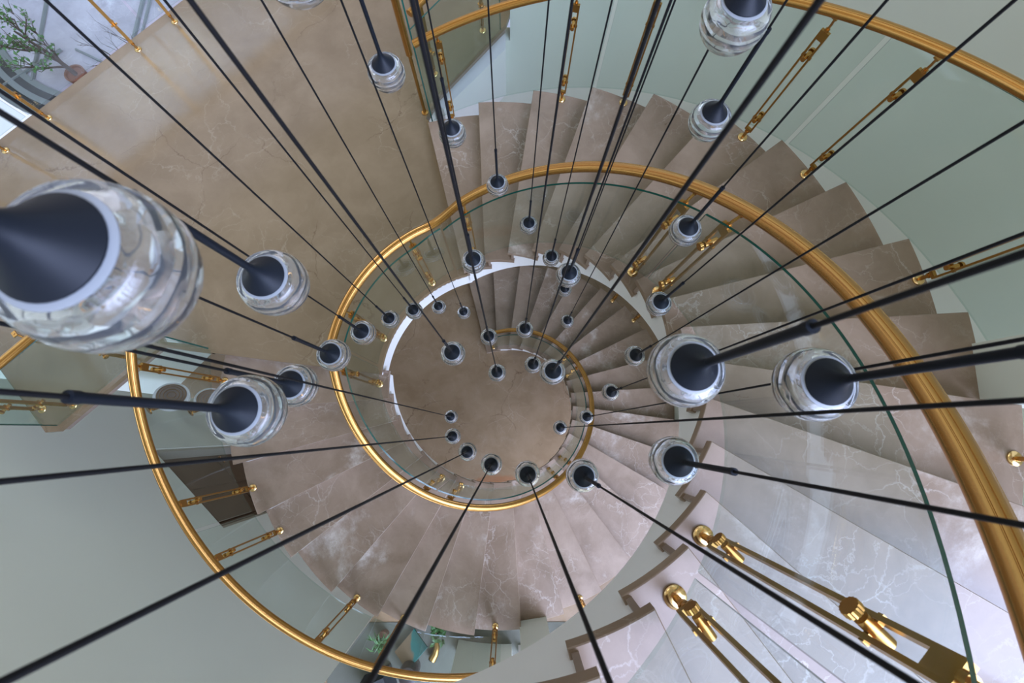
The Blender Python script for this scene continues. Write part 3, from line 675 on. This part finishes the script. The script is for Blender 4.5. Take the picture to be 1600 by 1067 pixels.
# ------------------------------------------------------------------ wall lights by the door
def wall_light(z, label, first=None):
    if first is None:
        r = empty('wall_light')
        bm = bmesh.new(); lathe(bm, [(0,-.10),(.12,-.095),(.19,-.06),(.215,0),(.205,.045),(.185,.05),(0,.05)], 36); build('drum', bm, M_WHITE, r, smooth=True)
        bm = bmesh.new(); lathe(bm, [(0,.051),(.172,.051),(.172,.058),(0,.058)], 36); build('patterned_disc', bm, M_RISER, r)
        bm = bmesh.new()
        for q in (.05, .09, .13, .16):
            tube(bm, [(q*math.cos(t), q*math.sin(t), .060) for t in [2*math.pi*i/24 for i in range(25)]], .003, 5)
        build('ring_inlay', bm, M_BRASSD, r)
        bm = bmesh.new(); cyl(bm, (0,-.20,-.02), (0,-.30,-.02), .03, n=12); cyl(bm, (0,-.285,-.02), (0,-.30,-.02), .07, n=18); lathe(bm, [(0,-.03),(.03,0),(.02,.05),(0,.06)], 12, c=(0,-.24,0)); box(bm, -.03, .03, -.225, -.19, -.06, .03); tube(bm, [(-.06,-.20,.0), (-.08,-.27,.06), (0,-.29,.12), (.08,-.27,.06), (.06,-.20,0)], .012, 8); build('bracket', bm, M_BRASS, r, smooth=True)
    else: r = copy_tree(first)
    p = WM @ Vector((.50, .36, 0)); r.location = (p.x, p.y, z); r.rotation_euler = (rad(-38), 0, math.atan2(wd.y, wd.x))
    tag(r, label, 'wall light', 'white drum wall lights'); return r
w1 = wall_light(-6.25, 'white drum wall light with brass bracket left of the door, the upper one')
wall_light(-7.05, 'white drum wall light with brass bracket, the lower one beside a pendant globe', w1)

# ------------------------------------------------------------------ things in the lower room, seen at the bottom of the picture
bm = bmesh.new(); box(bm, -2.9, .9, -5.2, -3.05, ZF, ZF+.012); rug = build('area_rug', bm, principled('grey green rug', (.12, .12, .09), .9)); tag(rug, 'grey green rug on the hall floor below the lower flight', 'rug')
bm = bmesh.new(); Mx = Matrix.Translation((-1.56, -3.38, ZF+.16)) @ Matrix.Rotation(rad(-42), 4, 'Z') @ Matrix.Rotation(rad(-20), 4, 'Y')
box(bm, -.17, .17, -.22, .22, -.015, .015, Mx)
m, t = mat('painted canvas'); o_ = N(t, 'ShaderNodeOutputMaterial'); p_ = N(t, 'ShaderNodeBsdfPrincipled'); t.links.new(p_.outputs[0], o_.inputs[0])
tc_ = N(t, 'ShaderNodeTexCoord'); nz_ = N(t, 'ShaderNodeTexNoise'); nz_.inputs['Scale'].default_value = 3.0; t.links.new(tc_.outputs['Object'], nz_.inputs['Vector'])
sp = N(t, 'ShaderNodeSeparateXYZ'); t.links.new(tc_.outputs['Object'], sp.inputs[0]); ma = N(t, 'ShaderNodeMath', operation='MULTIPLY_ADD'); ma.inputs[1].default_value = .35
t.links.new(nz_.outputs['Fac'], ma.inputs[0]); t.links.new(sp.outputs['X'], ma.inputs[2]); cr = N(t, 'ShaderNodeValToRGB'); mr = N(t, 'ShaderNodeMapRange'); mr.inputs['From Min'].default_value = -1.7; mr.inputs['From Max'].default_value = -1.1
t.links.new(ma.outputs[0], mr.inputs['Value']); t.links.new(mr.outputs[0], cr.inputs[0]); cr.color_ramp.elements[0].color = (.25, .16, .09, 1); cr.color_ramp.elements[1].color = (.02, .09, .08, 1)
e = cr.color_ramp.elements.new(.45); e.color = (.22, .15, .09, 1); e = cr.color_ramp.elements.new(.52); e.color = (.03, .16, .14, 1); e = cr.color_ramp.elements.new(.75); e.color = (.04, .12, .10, 1)
t.links.new(cr.outputs[0], p_.inputs['Base Color']); p_.inputs['Roughness'].default_value = .9; p_.inputs['Specular IOR Level'].default_value = .1
cv = build('abstract_canvas', bm, m); tag(cv, 'small teal and brown abstract canvas leaning on the hall floor', 'painting')
bm = bmesh.new(); tube(bm, [(-1.20, -3.28, ZF+.05), (-1.17, -3.38, ZF+.07), (-1.19, -3.48, ZF+.08), (-1.24, -3.56, ZF+.085)], [.035, .05, .055, .065], 16); hs = build('horn_sculpture', bm, M_BRASSD, smooth=True); tag(hs, 'curved brown horn sculpture with a dark round mouth', 'sculpture')
bm = bmesh.new(); cyl(bm, (-1.241, -3.562, ZF+.0855), (-1.246, -3.572, ZF+.086), .058, n=20); build('mouth_shade', bm, M_DGREY, hs)  # dark disc painted as the shade inside the horn's open end
bm = bmesh.new(); lathe(bm, [(0,0),(.10,0),(.14,.05),(.15,.25),(.13,.38),(0,.42)], 28, c=(0,0,0)); st = build('tall_vase', bm, principled('dark brown glaze', (.03, .022, .02), .35), smooth=True, loc=(-1.56, -3.66, ZF+.012)); tag(st, 'dark brown rounded vase on the rug', 'vase')
bm = bmesh.new(); box(bm, -.22, .22, -.15, .15, 0, .45); bx = build('side_table', bm, M_DGREY, loc=(-2.05, -3.86, ZF+.012)); bx.rotation_euler = (0, 0, .4); tag(bx, 'black side table at the bottom border', 'table')
def leaf(bm, p, d, L, W):
    d = Vector(d).normalized(); s = d.cross(Vector((0,0,1))); s = s.normalized() if s.length > .05 else Vector((1,0,0)); up = s.cross(d)
    p = Vector(p); a = [bm.verts.new(p), bm.verts.new(p+d*L*.45+s*W+up*.1*L), bm.verts.new(p+d*L-up*.1*L), bm.verts.new(p+d*L*.45-s*W+up*.1*L), bm.verts.new(p+d*L*.5+up*.04*L)]
    bm.faces.new((a[0], a[1], a[4])); bm.faces.new((a[1], a[2], a[4])); bm.faces.new((a[2], a[3], a[4])); bm.faces.new((a[3], a[0], a[4]))
def potted(name, label, loc, H, nl, L, W, seed, spread=1.0, pot=.10):
    rnd = random.Random(seed); r = empty(name, loc); tag(r, label, 'plant')
    bm = bmesh.new(); lathe(bm, [(0,0),(pot*.75,0),(pot,.16),(pot*.9,.16),(pot*.85,.13),(0,.13)], 20); build('pot', bm, M_TERRA, r, smooth=True)
    bs, bl = bmesh.new(), bmesh.new()
    for i in range(nl):
        a = rnd.uniform(0, 6.28); rr = rnd.uniform(.05, .22)*spread; h = H*rnd.uniform(.4, 1)
        tip = Vector((rr*math.cos(a), rr*math.sin(a), .13+h)); tube(bs, [(0,0,.12), tip*.5+Vector((0,0,.08)), tip], [.006, .004, .002], 5)
        for j in range(5):
            q = tip*rnd.uniform(.5, 1); leaf(bl, q, (rnd.uniform(-1,1), rnd.uniform(-1,1), rnd.uniform(-.2,.7)), L*rnd.uniform(.6,1.1), W)
    build('stem', bs, M_BARK, r); build('foliage', bl, M_LEAF, r)
potted('potted_plant', 'leafy green plant just below the outer edge of the lowest left treads', (-1.13, -3.07, ZF), .30, 14, .11, .03, 3, .7)
potted('potted_plant', 'spiky green plant behind the brass post at the bottom', (-2.02, -3.22, ZF+.012), .40, 12, .18, .013, 5, .6)

# added unseen wall far beyond the landing; its opening shapes the marble's reflection
GM = Matrix(((.721, -.693, 0, -.693*14.5), (.693, .721, 0, .721*14.5), (0,0,1,0), (0,0,0,1)))
bm = bmesh.new()
G0, G1, GZ0, GZ1 = -1.9, 1.55, 3.0, 4.5
box(bm, -13, G0, 0, .3, ZF-.02, 9, GM); box(bm, G1, 13, 0, .3, ZF-.02, 9, GM); box(bm, G0, G1, 0, .3, ZF-.02, GZ0, GM); box(bm, G0, G1, 0, .3, GZ1, 9, GM)
tag(build('wall_added', bm, plaster('added wall render', (.20, .17, .13))), 'added unseen wall with one high opening that shapes the landing reflection', 'wall', kind='structure')
w4 = empty('window_4'); tag(w4, 'high window opening in the garden wall', 'window', kind='structure')
bm = bmesh.new()
for u in (G0+.04, G0+1.2, G0+2.35, G1-.04): box(bm, u-.05, u+.05, .02, .2, GZ0, GZ1, GM)
box(bm, G0, G1, .02, .2, GZ0, GZ0+.08, GM); box(bm, G0, G1, .02, .2, GZ1-.08, GZ1, GM)
build('window_frame', bm, M_WHITE, w4)
# ------------------------------------------------------------------ outside, top left: paving, curved window sill, metal frames, bare tree
bm = bmesh.new(); prism(bm, [(-22, -1.0), (-7.65, -1.0), (-7.65, 2.6), (-4.2, 6.01), (4, 6.01), (4, 22), (-22, 22)], ZF-.25, ZF-.02); tag(build('floor', bm, M_STONE), 'pale lilac paving outside the garden window', 'paving', kind='structure')
sill = empty('window_3', (-7.9, 9.6, ZF)); tag(sill, 'curved striped sill of the round garden window', 'window', kind='structure')
def arcband(c, r0, r1, a0, a1, z0, z1, m, name, n=40):
    bm = bmesh.new(); R_ = []
    for i in range(n+1):
        a = rad(a0+(a1-a0)*i/n)
        R_.append([bm.verts.new((c[0]+r*math.cos(a)-sill.location.x, c[1]+r*math.sin(a)-sill.location.y, z-ZF)) for r, z in ((r0, z0), (r0, z1), (r1, z1), (r1, z0))])
    for A, B in zip(R_, R_[1:]):
        for k in range(4): bm.faces.new((A[k], A[(k+1)%4], B[(k+1)%4], B[k]))
    bm.faces.new(R_[0]); bm.faces.new(R_[-1][::-1]); return build(name, bm, m, sill)
CC = (-8.2, 9.4); R0 = 2.83
arcband(CC, R0-.02, R0+.10, 150, 285, ZF-.02, ZF+.04, M_MGREY, 'sill_band')
arcband(CC, R0+.10, R0+.24, 150, 285, ZF-.02, ZF+.03, M_DGREY, 'seal_band')
arcband(CC, R0+.24, R0+.36, 150, 285, ZF-.02, ZF+.05, M_MGREY, 'sill_band')
arcband(CC, R0+.36, R0+.50, 150, 285, ZF-.02, ZF+.03, M_DGREY, 'seal_band')
arcband(CC, R0+.50, R0+.66, 150, 285, ZF-.02, ZF+.06, M_MGREY, 'sill_band')
arcband(CC, R0+.66, R0+2.4, 150, 285, ZF-.02, ZF+.08, M_WHITE, 'white_ledge')
fr = empty('garden_frame', (-7.8, 8.6, ZF)); tag(fr, 'grey metal window frame bars crossing the paving at the top left', 'frame')
bm = bmesh.new()
def gbar(p, q, w_=.05):
    p, q = Vector(p)-Vector(fr.location), Vector(q)-Vector(fr.location); cyl(bm, p, q, w_, n=4)
gbar((-7.85, 8.0, ZF+.03), (-7.75, 10.2, ZF+.03), .035); gbar((-7.70, 8.0, ZF+.03), (-7.60, 10.2, ZF+.03), .025)
gbar((-9.75, 7.0, ZF+.03), (-9.9, 10.4, ZF+.03), .03); gbar((-10.3, 6.9, ZF+.03), (-9.3, 7.75, ZF+.03), .03); gbar((-9.0, 7.75, ZF+.03), (-7.9, 7.2, ZF+.03), .025)
build('bars', bm, M_MGREY, fr)
def tree(name, label, loc, H, nb, leaves, seed, spread, tilt=(0,0), pot=True, col=M_BARK, r0=.035):
    rnd = random.Random(seed); r = empty(name, loc); tag(r, label, 'tree')
    bs, bl = bmesh.new(), bmesh.new()
    if pot:
        bp_ = bmesh.new(); lathe(bp_, [(0,0),(.16,0),(.20,.22),(.17,.22),(.16,.18),(0,.18)], 20); build('pot', bp_, M_TERRA, r, smooth=True)
    def branch(p, d, L, rr, lev):
        pts = [Vector(p)]; d = Vector(d).normalized(); n = 5
        for i in range(n):
            d = (d + Vector((rnd.uniform(-.25,.25), rnd.uniform(-.25,.25), rnd.uniform(-.1,.2)))).normalized(); pts.append(pts[-1]+d*L/n)
        tube(bs, pts, [rr*(1-.7*i/n) for i in range(n+1)], 5)
        if lev > 0:
            for q in range(nb):
                k = rnd.randint(1, n); dd = (d + Vector((rnd.uniform(-1,1), rnd.uniform(-1,1), rnd.uniform(-.3,.8)))*spread).normalized(); branch(pts[k], dd, L*rnd.uniform(.45,.7), rr*.5, lev-1)
        if lev <= 1:
            for q in range(leaves):
                k = rnd.randint(1, n); leaf(bl, pts[k], (rnd.uniform(-1,1), rnd.uniform(-1,1), rnd.uniform(-.3,1)), rnd.uniform(.05,.10), .028)
    branch((0,0,.15 if pot else 0), (tilt[0], tilt[1], 1), H, r0, 3)
    build('branches', bs, col, r)
    if leaves: build('foliage', bl, M_LEAF, r)
    else: bl.free()
tree('potted_tree', 'potted tree with bare branches and tufts of green leaves at the top left', (-8.72, 7.02, ZF), 1.0, 5, 2, 11, 1.25, (-.25, .15), r0=.05)
tree('dry_shrub', 'leafless twiggy shrub right of the potted tree', (-7.75, 7.05, ZF-.02), .75, 3, 0, 21, .6, (.1, .3), pot=False, r0=.02)
tree('dry_shrub', 'small leafless shrub at the landing edge near the metal frame', (-7.35, 7.25, ZF-.02), .6, 3, 0, 23, .5, (.1, .3), pot=False, r0=.018)
